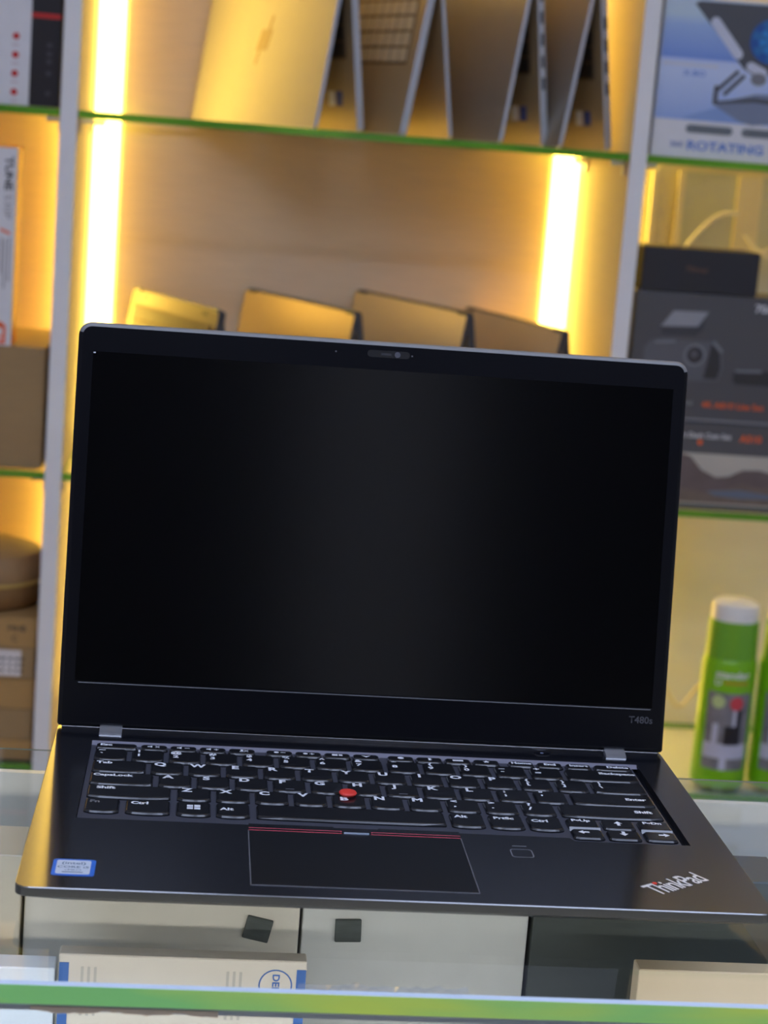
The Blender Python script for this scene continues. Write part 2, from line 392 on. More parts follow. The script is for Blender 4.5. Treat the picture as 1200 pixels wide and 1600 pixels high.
def tent(label, kind, xn, yn, xf, yf, zs, L, s, body, keym, group, logo=False, ports=0, rim=None):
    """a laptop standing like a roof, hinge on top; (xn,yn)-(xf,yf) is the foot line of its left half"""
    W = math.hypot(xf-xn, yf-yn); r = math.atan2(yf-yn, xf-xn)
    t = thing('laptop', label, 'laptop', (xn, yn, zs), r, group)
    phi = math.asin(s/2/L)
    def half(left):
        # local frame of a half: x along the width, y towards the outside, z up the slab; origin at its outer foot
        e = link('half', None, t)
        return e
    def slab(name, th, left, m):
        mb = MB()
        o = lambda i, y: [(x, y, z) for x, z in rr(i, W-i, .3+i, L-i, 5-i, 3)]
        mb.loops([o(.8, -th), o(0, -th+.8), o(0, -.8), o(.8, 0)])
        mb.m = [1]*(len(mb.f)-2) + [0, 0]
        # left half: outside is +y (local), right half: outside is -y
        ob = mb.build(name, [m, rim or edge_metal], t)
        if left: ob.rotation_euler = (phi, 0, 0); ob.location = (0, 0, 0)
        else:
            ob.rotation_euler = (-phi, 0, 0); ob.location = (0, -s/1000, 0)
        return ob
    def keys(parent, ysurf, ydir, single):
        nx, ny = 14, 6
        kx0, kx1, kz0, kz1 = 18, W-18, L*.39, L*.90
        pw, ph = (kx1-kx0)/nx, (kz1-kz0)/ny
        MB().box(kx0-2, kx1+2, min(ysurf, ysurf+ydir*.5), max(ysurf, ysurf+ydir*.5), kz0-1.5, kz1+1.5).build('keyboard_well', well_m, parent)
        if single:
            km = MB().bevbox(-pw/2+1.3, pw/2-1.3, min(0, ydir*1.6), max(0, ydir*1.6), -ph/2+1.3, ph/2-1.3, .5).mesh('key', keym)
            for i in range(nx):
                for j in range(ny): link('key', km, parent, (kx0+(i+.5)*pw, ysurf, kz0+(j+.5)*ph))
        else:
            a = MB()
            for i in range(nx):
                for j in range(ny):
                    cx, cz = kx0+(i+.5)*pw, kz0+(j+.5)*ph
                    a.box(cx-pw/2+1.2, cx+pw/2-1.2, min(ysurf, ysurf+ydir*1.4), max(ysurf, ysurf+ydir*1.4), cz-ph/2+1.2, cz+ph/2-1.2)
            a.build('keyboard', keym, parent)['kind'] = 'stuff'
    if kind == 'flip':        # keyboard turned outwards on the left half
        base = slab('base', 9, True, body); lid = slab('lid', 5, False, body)
        keys(base, 0, 1, True)
        MB().box(30, 44, 0, .5, L-9, L-5.5).build('vent_mark', port_m, base)
        MB().box(W-50, W-36, 0, .5, L-9, L-5.5).build('vent_mark', port_m, base)
        MB().bevbox(W/2-48, W/2+48, 0, .4, 14, L*.40, .15).build('touchpad', body, base)
        MB().bevbox(14, W-14, -5.4, -5.0, 14, L-10, .1).build('display', black_glass, lid) if False else None
    else:                     # plain lid outwards on the left half, keyboard inside the right half
        lid = slab('lid', 5, True, body); base = slab('base', 9, False, champagne)  # warm LED light on the palm rest put into the champagne base colour
        # right half: outside is -y, its slab spans y from -9 to 0, so its inner face lies at y = 0
        keys(base, 0, 1, False)
        MB().box(14, W-14, -5.5, -4.9, 16, L-8).build('display', black_glass, lid)
        for i in range(2): MB().box(W*.10+i*16, W*.10+i*16+12, -.1, .4, 28, 44).build('sticker', [STICK, print_white][i], base)
        if logo:
            lo = link('logo', None, lid, (W/2, 0, L*.47))
            lo2 = MB()
            for (dx, z0, z1) in ((-9.5, -12, 12), (-3.5, -12, 28), (3.5, -28, 12), (9.5, -12, 12)):
                sh = .30
                lo2.prism([(dx-1.7-z0*sh, z0), (dx+1.7-z0*sh, z0), (dx+1.7-z1*sh, z1), (dx-1.7-z1*sh, z1)], 0, .5, plane='xz')
            bpy.data.objects.remove(lo, do_unlink=True)
            lo2.build('logo', logo_dark, lid, (W/2, 0, L*.47))
    for k in range(ports):
        zc = L*.30+k*L*.115
        MB().bevbox(-.5, .4, -6.6, -2.6, zc, zc+L*.065, .15).build('port', port_m, base)
    for xa in (1, W-30):
        MB().tube([(xa, -s/2, L*math.cos(phi)-.6), (xa+18, -s/2, L*math.cos(phi)-.6)], 2.3, 10).build('hinge', hinge_m, t, smooth=True)
    return t
ZT, ZL = 334.2, -57.8
ga, gb = 'tent-standing laptops on the upper shelf', 'tent-standing laptops on the lower shelf'
tent('gold-lit silver laptop with slanted slash logo, leftmost on the upper shelf', 'lid', 6, 1332, -131, 1602-22, ZT, 207, 57, silver, dark_key, ga, logo=True)
tent('champagne laptop standing with its keyboard outwards on the upper shelf', 'flip', 100, 1332, -28, 1578, ZT, 205, 66, champagne, silver_key, ga)
tent('grey metal laptop third from left on the upper shelf', 'lid', 210, 1330, 90, 1575, ZT, 206, 58, gunmetal, dark_key, ga, ports=5)
tent('grey laptop with blue and white stickers inside, rightmost on the upper shelf', 'lid', 277, 1330, 165, 1576, ZT, 206, 64, gunmetal, dark_key, ga, ports=4)
dark_rim = mat('dark laptop rim', (0.05, 0.05, 0.055), 0.4)
tent('tan laptop with keyboard outwards, leftmost behind the black laptop', 'flip', -110, 1332, -216, 1572, ZL, 188, 56, mat('brownish metal', (0.19, 0.155, 0.10), 0.45, metal=.3), mat('brown keycap', (0.09, 0.07, 0.045), 0.5), gb, rim=dark_rim)
tent('gold laptop lid second from left behind the black laptop', 'lid', 40, 1332, -79, 1580, ZL, 196, 60, champagne, dark_key, gb, rim=dark_rim)
tent('pale gold laptop lid third from left behind the black laptop', 'lid', 166, 1332, 69-12, 1580, ZL, 204, 60, pale_gold, dark_key, gb, rim=dark_rim)
tent('silver laptop lid rightmost behind the black laptop', 'lid', 276, 1332, 196, 1580, ZL, 192, 56, pale_gold, dark_key, gb, rim=dark_rim)

# ------------------------------------------------------------------ things in the left bay
t = thing('retail_box', 'white and black retail box with four red dots in the left bay', 'box', (-400, 1312, 334.2))
MB().bevbox(-132, 131, 0, 70, 0, 230, .8).build('carton', white_card, t)
MB().box(100, 131.3, -.5, 0, .5, 229).build('black_panel', black_card, t)
MB().box(131, 131.5, 0, 69, .5, 229).build('side_panel', black_card, t)
MB().box(100, 131.4, -.9, -.4, 92, 97).build('red_band', print_red, t)
for k in range(4):
    MB().prism([(3.6*math.cos(a*math.pi/10), 3.6*math.sin(a*math.pi/10)) for a in range(20)], -.4, 0, plane='xz').build('red_dot', print_red, t, (84.5-.1*k, 0, 71.5-19.3*k))
    MB().box(80.5, 88, -.2, 0, 61.5-19.3*k, 63.5-19.3*k).build('pale_caption', mat('pale pink print', (.60, .50, .52), .5), t)
for z in (12, 33, 45, 53, 62): MB().box(117, 122.5, -.7, -.4, z, z+5).build('faint_mark', mat('dim lilac print', (.06, .05, .06), .5), t)
MB().prism([(70, 130), (72, 130), (78, 112), (76, 112)], -.3, 0, plane='xz').build('dark_line', print_grey, t)

t = plain_box('cardboard_box', 'plain brown cardboard box under the white headphone box', 'box', cardboard, -560, -270.5, 1314, 1520, -57.8, 76.5)
t = thing('headphone_box', 'white headphone box with orange edges standing on the brown cardboard box', 'box', (-372, 1314, 76.8))
MB().bevbox(-63, 63, 0, 56, 0, 213.5, .6).build('carton', mat('orange card', (0.86, 0.24, 0.02), 0.5), t)
MB().box(-62.8, 62.8, -.5, .2, .3, 212.5).build('white_front', white_card, t)
def vtext(name, s, size, m, x, z, bold=0.0, sx=1.0): return text(name, s, size, m, t, (x, -.7, z), (math.radians(90), math.radians(90), 0), bold, sx)
vtext('lettering', 'TUNE', 11.5, print_black, 54, 185, .03, 1.2)
vtext('lettering', '530P', 11.5, print_grey, 54, 150, 0, 1.15)
MB().prism([(47, 124), (58, 120), (58, 123), (47, 127)], -.6, -.4, plane='xz').build('orange_slash', print_orange, t)
for x, z0, z1 in ((56.5, 70, 117), (52, 62, 115), (48, 78, 116)): MB().box(x, x+1.6, -.6, -.4, z0, z1).build('fine_print', print_grey, t)
MB().prism([(30, 2), (57, 2), (57, 22), (52, 26), (30, 26)], -.7, -.4, plane='xz').build('orange_badge', print_orange, t)
MB().prism([(48, 6), (53.5, 6), (53.5, 9), (48, 9)], -.9, -.7, plane='xz').build('badge_mark', print_white, t)
MB().prism([(48, 11), (53.5, 11), (53.5, 20), (48, 18)], -.9, -.7, plane='xz').build('badge_mark', print_white, t)

zs = [-394.8, -371.5, -335, -299, -263, -229.3]
lbls = ['bottom flat cardboard box of the stack in the left bay', 'second flat cardboard box from the bottom in the left bay', 'middle flat cardboard box of the stack in the left bay',
        'flat cardboard box with a white printed label in the left bay', 'top flat cardboard box with pen marks under the round brown case']
for i in range(5):
    t = plain_box('cardboard_box', lbls[i], 'box', cardboard if i % 2 else cardboard2, -560+i*3, -267.6-(i % 2)*1.2, 1313+(i % 3), 1520, zs[i]+.2, zs[i+1]-.3, 'stacked flat cardboard boxes')
    w = t.children[0]; hw = 146-1.5*i
    if i == 3:
        lb = MB().box(70, hw-15.5, -.5, .1, 3, zs[i+1]-zs[i]-3).build('white_label', mat('white label paper', (.72, .68, .66), .6), t)
        for z in (8, 15, 22):
            for x in (88, 97, 104, 112, 119, 125): MB().box(x, x+random.uniform(3, 6), -.7, -.4, z, z+2.4).build('label_print', print_black, t)
    if i == 4:
        for s_, x, z in (('MHB', 118, 22), ('C', 116, 10)): text('pen_mark', s_, 10, mat('pen ink', (.05, .045, .04), .6), t, (x, -.4, z), FRONT, .01)
# round zipped case lying on the stack
t = thing('round_case', 'round brown zipped case lying on the stacked cardboard boxes', 'case', (-344, 1400, -229.3))
brown = mat('brown fabric', (0.26, 0.14, 0.05), 0.75, var=0.2, scale=90, bump=.3)
t.rotation_euler = (math.radians(0), 0, 0)
MB().lathe([(52, 0), (70, 2), (77, 12), (78, 28), (77, 30)], 48).build('bottom_shell', brown, t, smooth=True)
MB().lathe([(77, 33), (78, 36), (77, 50), (70, 62), (48, 69), (10, 72)], 48).build('top_shell', mat('lighter brown fabric', (0.34, 0.21, 0.10), 0.7, var=0.3, scale=60, stretch=(1, 4, 1), bump=.3), t, smooth=True)
MB().lathe([(76, 29.5), (80, 30), (80, 33), (76, 33.5)], 48).build('zip', mat('golden zip', (0.62, 0.42, 0.12), 0.4), t, smooth=True)

# ------------------------------------------------------------------ things in the right bay
blue_grad = bpy.data.materials.new('printed blue fade'); blue_grad.use_nodes = True
nt = blue_grad.node_tree; tc = nt.nodes.new('ShaderNodeTexCoord'); sp = nt.nodes.new('ShaderNodeSeparateXYZ'); rp = nt.nodes.new('ShaderNodeValToRGB')
nt.links.new(tc.outputs['Generated'], sp.inputs[0]); nt.links.new(sp.outputs['Z'], rp.inputs[0])
els = rp.color_ramp.elements
els[0].position = 0; els[0].color = (*S(150, 175, 225), 1); els[1].position = 1; els[1].color = (*S(190, 208, 225), 1)
for pos, c in ((.40, S(195, 210, 240)), (.50, S(190, 205, 238)), (.505, S(118, 150, 220)), (.78, S(160, 186, 228)), (.86, S(190, 210, 225))):
    e = els.new(pos); e.color = (*c, 1)
nt.links.new(rp.outputs[0], nt.nodes['Principled BSDF'].inputs['Base Color'])
t = thing('laptop_stand_box', 'white and blue box with a laptop stand picture on the upper right shelf', 'box', (526, 1312, 334.2))
MB().bevbox(-150, 150, 0, 62, 0, 172, .8).build('carton', white_card, t)
MB().box(-150.4, -150, 1, 61, .5, 171).build('blue_side', mat('steel blue print', (0.06, 0.16, 0.28), .5), t)
MB().box(-149.2, 149.2, -.4, .1, 41, 171).build('art_panel', blue_grad, t)
dk = mat('stand grey print', (0.085, 0.088, 0.10), 0.5)
lt = mat('pale slot print', (0.60, 0.63, 0.74), 0.5)
def flat(name, pts, m, y=-.7, y1=-.4):
    return MB().prism(pts, y, y1, plane='xz').build(name, m, t)
flat('tray_print', [(-117, 165), (-111, 168), (40, 170), (40, 98), (-44, 94), (-56, 100)], dk)
def slot(a, b, r, m, name='slot_print', y=-1.0):
    v = (Vector(b)-Vector(a)).normalized(); n = Vector((-v.y, v.x)); pts = []
    for c, s0 in ((b, -90), (a, 90)):
        for k in range(7):
            an = math.radians(s0+k*30); d = v*math.cos(an)+n*math.sin(an); pts.append((c[0]+d.x*r, c[1]+d.y*r))
    return flat(name, pts, m, y, -.7)
slot((-92, 147), (-64, 115), 5.5, lt); slot((-48, 103), (-34, 97), 5.0, lt)
def disc(name, c, r, m, y=-1.0, y1=-.7, n=24, sz=1.0):
    return flat(name, [(c[0]+r*math.cos(2*math.pi*k/n), c[1]+sz*r*math.sin(2*math.pi*k/n)) for k in range(n)], m, y, y1)
disc('fan_print', (-28, 131), 24, mat('fan dark blue print', (0.02, 0.10, 0.36), .5))
disc('fan_glow_print', (-27, 132), 15, mat('fan blue print', (0.03, 0.26, 0.62), .5), -1.3, -1.0)
for k in range(7):
    a = k*2*math.pi/7; flat('fan_blade_print', [(-27, 132), (-27+23*math.cos(a), 132+23*math.sin(a)), (-27+23*math.cos(a+.4), 132+23*math.sin(a+.4))], mat('fan blade print', (.03, .17, .42), .5), -1.5, -1.3)
slot((-62, 96), (-82, 76), 2.2, dk, 'arm_print'); slot((-55, 92), (-74, 72), 2.2, dk, 'arm_print'); slot((-84, 78), (-84, 62), 2.5, dk, 'arm_print')
flat('base_print', [(-86, 60), (-40, 74), (40, 78), (40, 52), (-40, 40), (-56, 44)], mat('base grey print', (.20, .24, .34), .5))
flat('base_rim_print', [(-86, 60), (-40, 65), (40, 60), (40, 66), (-40, 70), (-86, 63)], dk, -.9, -.7)
flat('sweep_print', [(-122, 42), (-78, 58), (-52, 44), (-40, 42)], mat('soft blue print', (.24, .36, .66), .5), -.6, -.4)
disc('hinge_knob_print', (-38, 90), 9, mat('knob grey print', (.22, .22, .24), .5), -1.2, -.7, sz=.75)
for x0 in (-113, -50, 13): slot((x0+4, 32), (x0+48, 32), 4.5, mat('olive grey print', (.15, .17, .19), .5), 'pill_print', -.6)
for x0 in (-111, -48): text('tiny_mark', 'i', 5, print_white, t, (x0+3, -.8, 32), FRONT)
text('lettering', '360', 8, print_blue, t, (-122, -.5, 14), FRONT, .015, 1.25)
text('lettering', 'ROTATING', 13.5, mat('cornflower print', (.10, .22, .62), .5), t, (-67, -.5, 13.5), FRONT, .03, 1.28)
text('lettering', 'X-BO', 8, mat('cornflower print', (.10, .22, .62), .5), t, (-110, -.6, 91), FRONT, .02, 1.3)
MB().box(-146, -84, -.7, -.4, 98, 102).build('pale_bar', lt, t)

dark_grey = mat('matte dark grey card', (0.085, 0.085, 0.094), 0.42, var=0.08, scale=8)
t = plain_box('dash_cam_box', 'dark grey box with a dash camera picture in the right bay', 'box', dark_grey, 377, 560, 1312, 1420, 42.5, 186.5, b=.8)
HW = 91.5
def P(x, z): return (x-468.5, z-42.5)
flat('mount_print', [P(408, 148), P(450, 150), P(461, 167), P(421, 166)], mat('pale grey print', (.30, .31, .34), .45))
flat('mount_edge_print', [P(408, 148), P(450, 150), P(458, 160), P(456, 146), P(448, 139), P(410, 139)], mat('mid grey print', (.055, .055, .065), .45), -.6, -.4)
flat('body_print', [P(392, 104), P(391, 122), P(397, 131), P(410, 135), P(470, 134), P(481, 126), P(484, 104), P(480, 90), P(440, 88), P(398, 92)], mat('body grey print', (.115, .118, .135), .4), -.55, -.4)
flat('body_shade_print', [P(462, 92), P(468, 132), P(478, 127), P(481, 104), P(478, 92)], mat('body dark print', (.035, .035, .04), .4), -.75, -.55)
disc('lens_ring_print', P(450, 118), 12.5, mat('ring grey print', (.20, .21, .24), .35), -.9, -.55)
disc('lens_print', P(450, 118), 9.5, mat('lens dark print', (.04, .04, .05), .25), -1.1, -.9)
disc('lens_glint_print', P(449, 119), 4.5, mat('lens mid print', (.10, .10, .12), .25), -1.3, -1.1)
slot(P(404, 130), P(425, 132), 1.6, mat('ring grey print', (.20, .21, .24), .35), 'rim_print', -.75)
slot(P(471, 133), P(480, 124), 2.0, mat('ring grey print', (.20, .21, .24), .35), 'rim_print', -.95)
flat('rear_camera_print', [P(497, 92), P(497, 101), P(506, 106), P(540, 104), P(550, 96), P(548, 88), P(500, 88)], mat('body dark print', (.035, .035, .04), .4), -.6, -.4)
slot(P(500, 103), P(528, 104), 1.5, mat('ring grey print', (.20, .21, .24), .35), 'rim_print', -.8)
text('lettering', '70mai', 12.5, print_white, t, (*P(530, 0)[:1], -.6, P(0, 174)[1]), FRONT, .015, 1.1)
text('lettering', '4K A810 Lite Set', 9.6, print_orange, t, (P(500, 0)[0], -.6, P(0, 62.5)[1]), FRONT, .02, 1.08)
text('lettering', '70mai', 8, print_grey, t, (P(444, 0)[0], -.6, P(0, 64)[1]), FRONT, .01)
MB().box(-HW+1, HW-1, -.5, -.2, 1.5, 3.5).build('pale_rule', print_grey, t)

t = plain_box('dash_cam_box', 'dark grey box with a mountain landscape band under the dash camera box', 'box', dark_grey, 377, 566, 1312, 1425, -57.8, 42, b=.8)
def P(x, z): return (x-471.5, z+57.8)
HW = 94.5
MB().box(-HW+.9, HW-.9, -.4, .1, 6, 64.5).build('landscape_print', mat('pale sky print', (.46, .43, .37), .5, var=.1, scale=12), t)
def hill(name, pts, m, y): return flat(name, [(-HW+1, 8)] + [P(*q) for q in pts] + [(HW-1, 8)], m, y, y+.2)
hill('hill_print', [(378, -8), (400, 4), (445, 6), (458, 3), (472, -12), (490, -20), (505, -18), (520, -10), (540, -9), (560, -14), (565, -14)], mat('mauve hill print', (.14, .105, .10), .6, var=.3, scale=40), -.7)
hill('hill_print', [(378, -30), (450, -34), (480, -38), (495, -33), (520, -26), (545, -30), (565, -24)], mat('brown hill print', (.17, .125, .10), .6, var=.3, scale=50), -.9)
flat('lake_print', [P(480, -36), P(520, -33), P(564, -38), P(564, -42), P(520, -43), P(490, -41)], mat('lake blue print', (.13, .16, .22), .4), -1.1, -.9)
text('lettering', 'Smart Dash Cam Set', 8.2, print_white, t, (P(466, 0)[0], -.6, P(0, 27)[1]), FRONT, .01, 1.05)
text('lettering', 'A510', 11, print_orange, t, (P(525.5, 0)[0], -.6, P(0, 26)[1]), FRONT, .03, 1.05)
disc('orange_dot_print', P(467, 19.5), 3, print_orange, -.6, -.4)

t = plain_box('slim_box', 'long black slim box lying on the dark grey dash camera box', 'box', mat('matte black card', (0.020, 0.020, 0.026), 0.5), 381, 514, 1314, 1390, 187, 235.6, b=.8)
text('lettering', '70mai', 9, mat('bronze print', (.15, .075, .045), .4), t, (-5, -.5, 26), FRONT, .01, 1.2)

# spray cans
can_green = mat('lime green can', (0.20, 0.52, 0.01), 0.3, var=.03)
cap_green = mat('green cap', (0.16, 0.42, 0.03), 0.35, var=.03)
lid_white = mat('white nozzle lid', (0.82, 0.82, 0.78), 0.4)
can_photo = mat('grey photo print', (0.20, 0.20, 0.23), .4, var=.6, scale=60)
can_lilac = mat('lilac white print', (0.52, 0.54, 0.68), .4, var=.12, scale=50)
can_dark = mat('near black print', (0.012, 0.012, 0.02), .4)
can_red = mat('can red print', (0.60, 0.06, 0.08), .4)
can_pale = mat('pale green print', (0.50, 0.62, 0.28), .4)
CR = 32.3
def wrap_pt(u, v, r): a = -math.pi/2 + u/CR; return (r*math.cos(a), r*math.sin(a), v)
def wrap_rect(u0, u1, v0, v1, r, m, name, parent, bulge=0.0):
    mb = MB(); n = max(2, int((u1-u0)/2.5)); vs = []
    for i in range(n+1):
        u = u0+(u1-u0)*i/n; vs += [wrap_pt(u, v0, r), wrap_pt(u, v1, r)]
    mb.add(vs, [(2*i, 2*i+2, 2*i+3, 2*i+1) for i in range(n)])
    return mb.build(name, m, parent, smooth=True)
def wrap_disc(uc, vc, rad, r, m, name, parent):
    mb = MB(); vs = [wrap_pt(uc, vc, r)]; N = 20
    for q in (.5, 1):
        vs += [wrap_pt(uc+q*rad*math.cos(2*math.pi*k/N), vc+q*rad*math.sin(2*math.pi*k/N), r) for k in range(N)]
    fs = [(0, 1+k, 1+(k+1) % N) for k in range(N)] + [(1+k, 1+N+k, 1+N+(k+1) % N, 1+(k+1) % N) for k in range(N)]
    return mb.add(vs, fs).build(name, m, parent, smooth=True)
def wrap_text(s, size, uc, vc, m, parent, sx=1.1, bold=.02):
    src = text_mesh(s, m, bold, sx); me = src.copy()
    for v in me.vertices:
        x, y = v.co.x*1000*size+uc, v.co.y*1000*size+vc
        p = wrap_pt(x, y, CR+.5); v.co = (p[0]/1000, p[1]/1000, p[2]/1000)
    return link('lettering', me, parent)
def can(label, x, y, rz):
    t = thing('spray_can', label, 'spray can', (x, y, -394.8), rz, 'green spray cans')
    MB().lathe([(27, 0), (31, .8), (32, 3), (32, 5), (CR, 6.5), (CR, 148), (31.2, 154), (29.5, 157)], 48).build('can_body', can_green, t, smooth=True)
    MB().lathe([(30.2, 157.2), (30.2, 160), (29.4, 196), (29.0, 202)], 48).build('cap', cap_green, t, smooth=True)
    MB().lathe([(28.2, 202), (28.2, 216), (27, 221), (22, 224), (5, 225)], 48).build('nozzle_lid', lid_white, t, smooth=True)
    wrap_rect(-26, 30, 24, 118, CR+.15, can_photo, 'label_photo', t)
    wrap_rect(-26, 30, 24, 56, CR+.25, can_lilac, 'label_table', t)
    wrap_rect(-26, -4, 24, 38, CR+.35, can_photo, 'label_foot', t); wrap_rect(4, 30, 24, 38, CR+.35, can_photo, 'label_foot', t)
    wrap_rect(-2, 18, 55, 78, CR+.4, can_dark, 'chair_print', t); wrap_rect(12, 18, 60, 98, CR+.42, can_dark, 'chair_print', t)
    wrap_rect(7, 11, 78, 100, CR+.4, can_lilac, 'light_print', t); wrap_rect(-16, -9, 52, 80, CR+.4, can_lilac, 'light_print', t)
    wrap_disc(-12, 107, 8, CR+.45, can_pale, 'round_mark', t); wrap_disc(10, 106, 8.4, CR+.45, can_red, 'round_mark', t)
    wrap_text('stander', 12.5, 2, 140, print_white, t); wrap_text('U', 11, -15, 130, print_white, t)
    wrap_rect(-8, 22, 128.5, 132.5, CR+.3, mat('ochre print', (.45, .34, .02), .5), 'ochre_line', t)
    return t
can('lime green spray can with white top, left of the two on the lower right', 542.5, 1350, -.16)
can('lime green spray can partly cut off by the right edge of the photo', 613, 1352, -.16)
wire = MB().tube([(470+i*9, 1500+6*math.sin(i), -330+26*math.sin(i*.7)+i*.8) for i in range(12)], 2.6, 8)
tag(wire.build('cable', mat('cream cable', (.72, .62, .40), .5), smooth=True), 'loose cream cable lying behind the green spray cans', 'cable')

# ------------------------------------------------------------------ the black laptop
lap_black = mat('soft black deck', (0.007, 0.0075, 0.011), 0.17, var=.05, scale=900, ior=2.5)
lid_black = mat('soft black lid', (0.003, 0.003, 0.005), 0.42, spec=.16, var=.05, scale=900)
cover_m = mat('bottom cover', (0.009, 0.0095, 0.013), 0.4, spec=.35, var=.05, scale=900)
lid_top_sheen = mat('lid top sheen', (0.20, 0.195, 0.19), 0.38)  # ceiling light on the lid's top edge, put into its grey
screen_m = mat('matte display', (0.0006, 0.0006, 0.001), 0.17, spec=.42, var=.02)
key_m = mat('black keycap', (0.009, 0.0095, 0.012), 0.20, spec=.62, var=.05, scale=900)
frame_m = mat('keyboard frame', (0.060, 0.062, 0.080), 0.36, var=.05, scale=700)
lip_sheen_m = mat('keyboard lip sheen', (0.20, 0.20, 0.25), 0.35)
legend_m = mat('white legend', (0.80, 0.82, 0.86), 0.5)
dim_legend = mat('dim legend', (0.16, 0.165, 0.18), 0.5)
steel = mat('satin steel', (0.72, 0.73, 0.76), 0.28, metal=.9)
red_m = mat('red rubber', (0.80, 0.05, 0.035), 0.55)
stripe_m = mat('red stripe', (0.75, 0.10, 0.14), 0.4)
rubber = mat('rubber', (.012, .012, .012), .8)
hair = mat('pale seam', (0.20, 0.20, 0.215), 0.4)
lap = thing('laptop', 'large open black laptop with red pointing stick on the glass counter', 'laptop', (0, 0, GT))
DZ = -GT            # deck height above the laptop's origin
H = 165.5
bm = bmesh.new()
def ring(pts, z): return [bm.verts.new((x/1000, y/1000, (z+DZ)/1000)) for x, y in pts]
def skin(a, b):
    n = len(a)
    for i in range(n):
        j = (i+1) % n; bm.faces.new((a[i], a[j], b[j], b[i]))
l0 = ring(rr(-H+.32, H-.32, .32, 226.4, 5.5, 6), 0); l1 = ring(rr(-H, H, 0, 226.8, 6, 6), -.32)
l2 = ring(rr(-H, H, 0, 226.8, 6, 6), -4.2); l3 = ring(rr(-H+14, H-14, 17, 218, 6, 6), -12.2)
skin(l1, l0); skin(l2, l1); skin(l3, l2); bm.faces.new(l3[::-1])
rec = [(-145.8, 84.6), (88.6, 84.6), (90.8, 80.6), (147.2, 80.6), (147.2, 199.6), (-145.8, 199.6)]
i0 = ring(rec, 0); i1 = ring(rec, -3.2); skin(i0, i1); bm.faces.new(i1)
es = [bm.edges.get((a[i], a[(i+1) % len(a)])) for a in (l0, i0) for i in range(len(a))]
bmesh.ops.triangle_fill(bm, use_beauty=True, edges=es)
bmesh.ops.recalc_face_normals(bm, faces=bm.faces)
for f_ in bm.faces:
    if min(v.co.z for v in f_.verts) < (DZ-.4)/1000 and min(v.co.y for v in f_.verts) < .0999 and not (max(v.co.z for v in f_.verts) <= (DZ-3.1)/1000 and min(v.co.z for v in f_.verts) >= (DZ-3.3)/1000):
        f_.material_index = 1
me = bpy.data.meshes.new('base'); bm.to_mesh(me); bm.free(); me.materials.append(lap_black); me.materials.append(cover_m)
link('base', me, lap)
def LP(mb, name, m, par=lap, smooth=False): return mb.build(name, m, par, (0, 0, DZ) if par is lap else (0, 0, 0), smooth=smooth)
for x, y in ((-120, 26), (120, 26), (-120, 206), (120, 206)):
    LP(MB().bevbox(x-22, x+22, y-4, y+4, GT+.1, -12.1, .3), 'rubber_foot', rubber)
# keyboard frame plate and its back lip, ceiling reflection put into the lip's grey
fp = MB().prism([(-145.6, 84.8), (88.5, 84.8), (90.7, 80.8), (144.0, 80.8), (144.0, 196.8), (-145.6, 196.8)], -3.1, -1.5)
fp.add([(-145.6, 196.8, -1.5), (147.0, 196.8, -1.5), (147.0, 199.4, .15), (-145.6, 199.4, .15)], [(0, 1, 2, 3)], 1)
LP(fp, 'keyboard_frame', [frame_m, lip_sheen_m])

KCACHE = {}
def keycap(w, d, smile=1.1, cut=None):
    k = (round(w, 2), round(d, 2), smile, cut)
    if k in KCACHE: return KCACHE[k]
    def outline(i):
        a, b = w/2-i, d/2-i; r = max(.3, 1.5-i*.6); pts = []
        n = 8
        for q in range(n+1):                      # front edge bows towards the user
            u = -1+2*q/n; pts.append((u*(a-r*.5), -b-smile*(1-u*u)+ (r*.35 if q in (0, n) else 0)))
        pts += [(a, -b+r)]
        if cut == 'l': pass
        pts += [(a, b-r), (a-r*.4, b-r*.4), (a-r, b), (-a+r, b), (-a+r*.4, b-r*.4), (-a, b-r), (-a, -b+r)]
        if cut:                                   # corner cut away round the pointing stick
            s = 1 if cut == 'r' else -1
            res = []
            for (x, y) in pts:
                if x*s > a-4.6 and y < -b+3.9: res.append((s*(a-4.6) if y < -b+1 else s*a, min(y, -b-.2) if y < -b+1 else -b+3.9))
                else: res.append((x, y))
            pts = res
        return pts
    mb = MB()
    mb.loops([[(x, y, z) for x, y in outline(i)] for i, z in ((-.1, -1.5), (0, -.8), (.5, .0), (1.0, .32))], cap0=False)
    KCACHE[k] = mb.mesh('key', key_m)
    return KCACHE[k]
def key(x0, x1, y0, y1, smile=1.1, cut=None):
    return link('key', keycap(x1-x0, y1-y0, smile, cut), lap, ((x0+x1)/2, (y0+y1)/2, DZ))
LZ = .42
def leg(k, s, dx, dy, size=5.2, m=legend_m, sx=1.1, bold=.045): return text('legend', s, size*1.0, m, k, (dx, dy, LZ), (0, 0, 0), bold, sx)
def icon(k, polys, dx=0, dy=0, m=legend_m):
    mb = MB()
    for p in polys:
        vs = [(x+dx, y+dy, LZ) for x, y in p]; mb.add(vs, [tuple(range(len(vs)))])
    return mb.build('legend', m, k)
def R4(x0, x1, y0, y1): return [(x0, y0), (x1, y0), (x1, y1), (x0, y1)]
G, KD = 2.55, 16.0
# number row
yb = 171.0
num = [('~', '`'), ('!', '1'), ('@', '2'), ('#', '3'), ('$', '4'), ('%', '5'), ('^', '6'), ('&', '7'), ('*', '8'), ('(', '9'), (')', '0'), ('_', '-'), ('+', '=')]
for i, (a, b) in enumerate(num):
    x0 = -143+i*19.05; k = key(x0, x0+16.5, yb, yb+KD)
    leg(k, a, -4.6, 4.9, 5.0); leg(k, b, -4.6, -1.0, 5.0)
k = key(-143+13*19.05, 142.8, yb, yb+KD); leg(k, 'Backspace', 8.5, 2.6, 4.3)
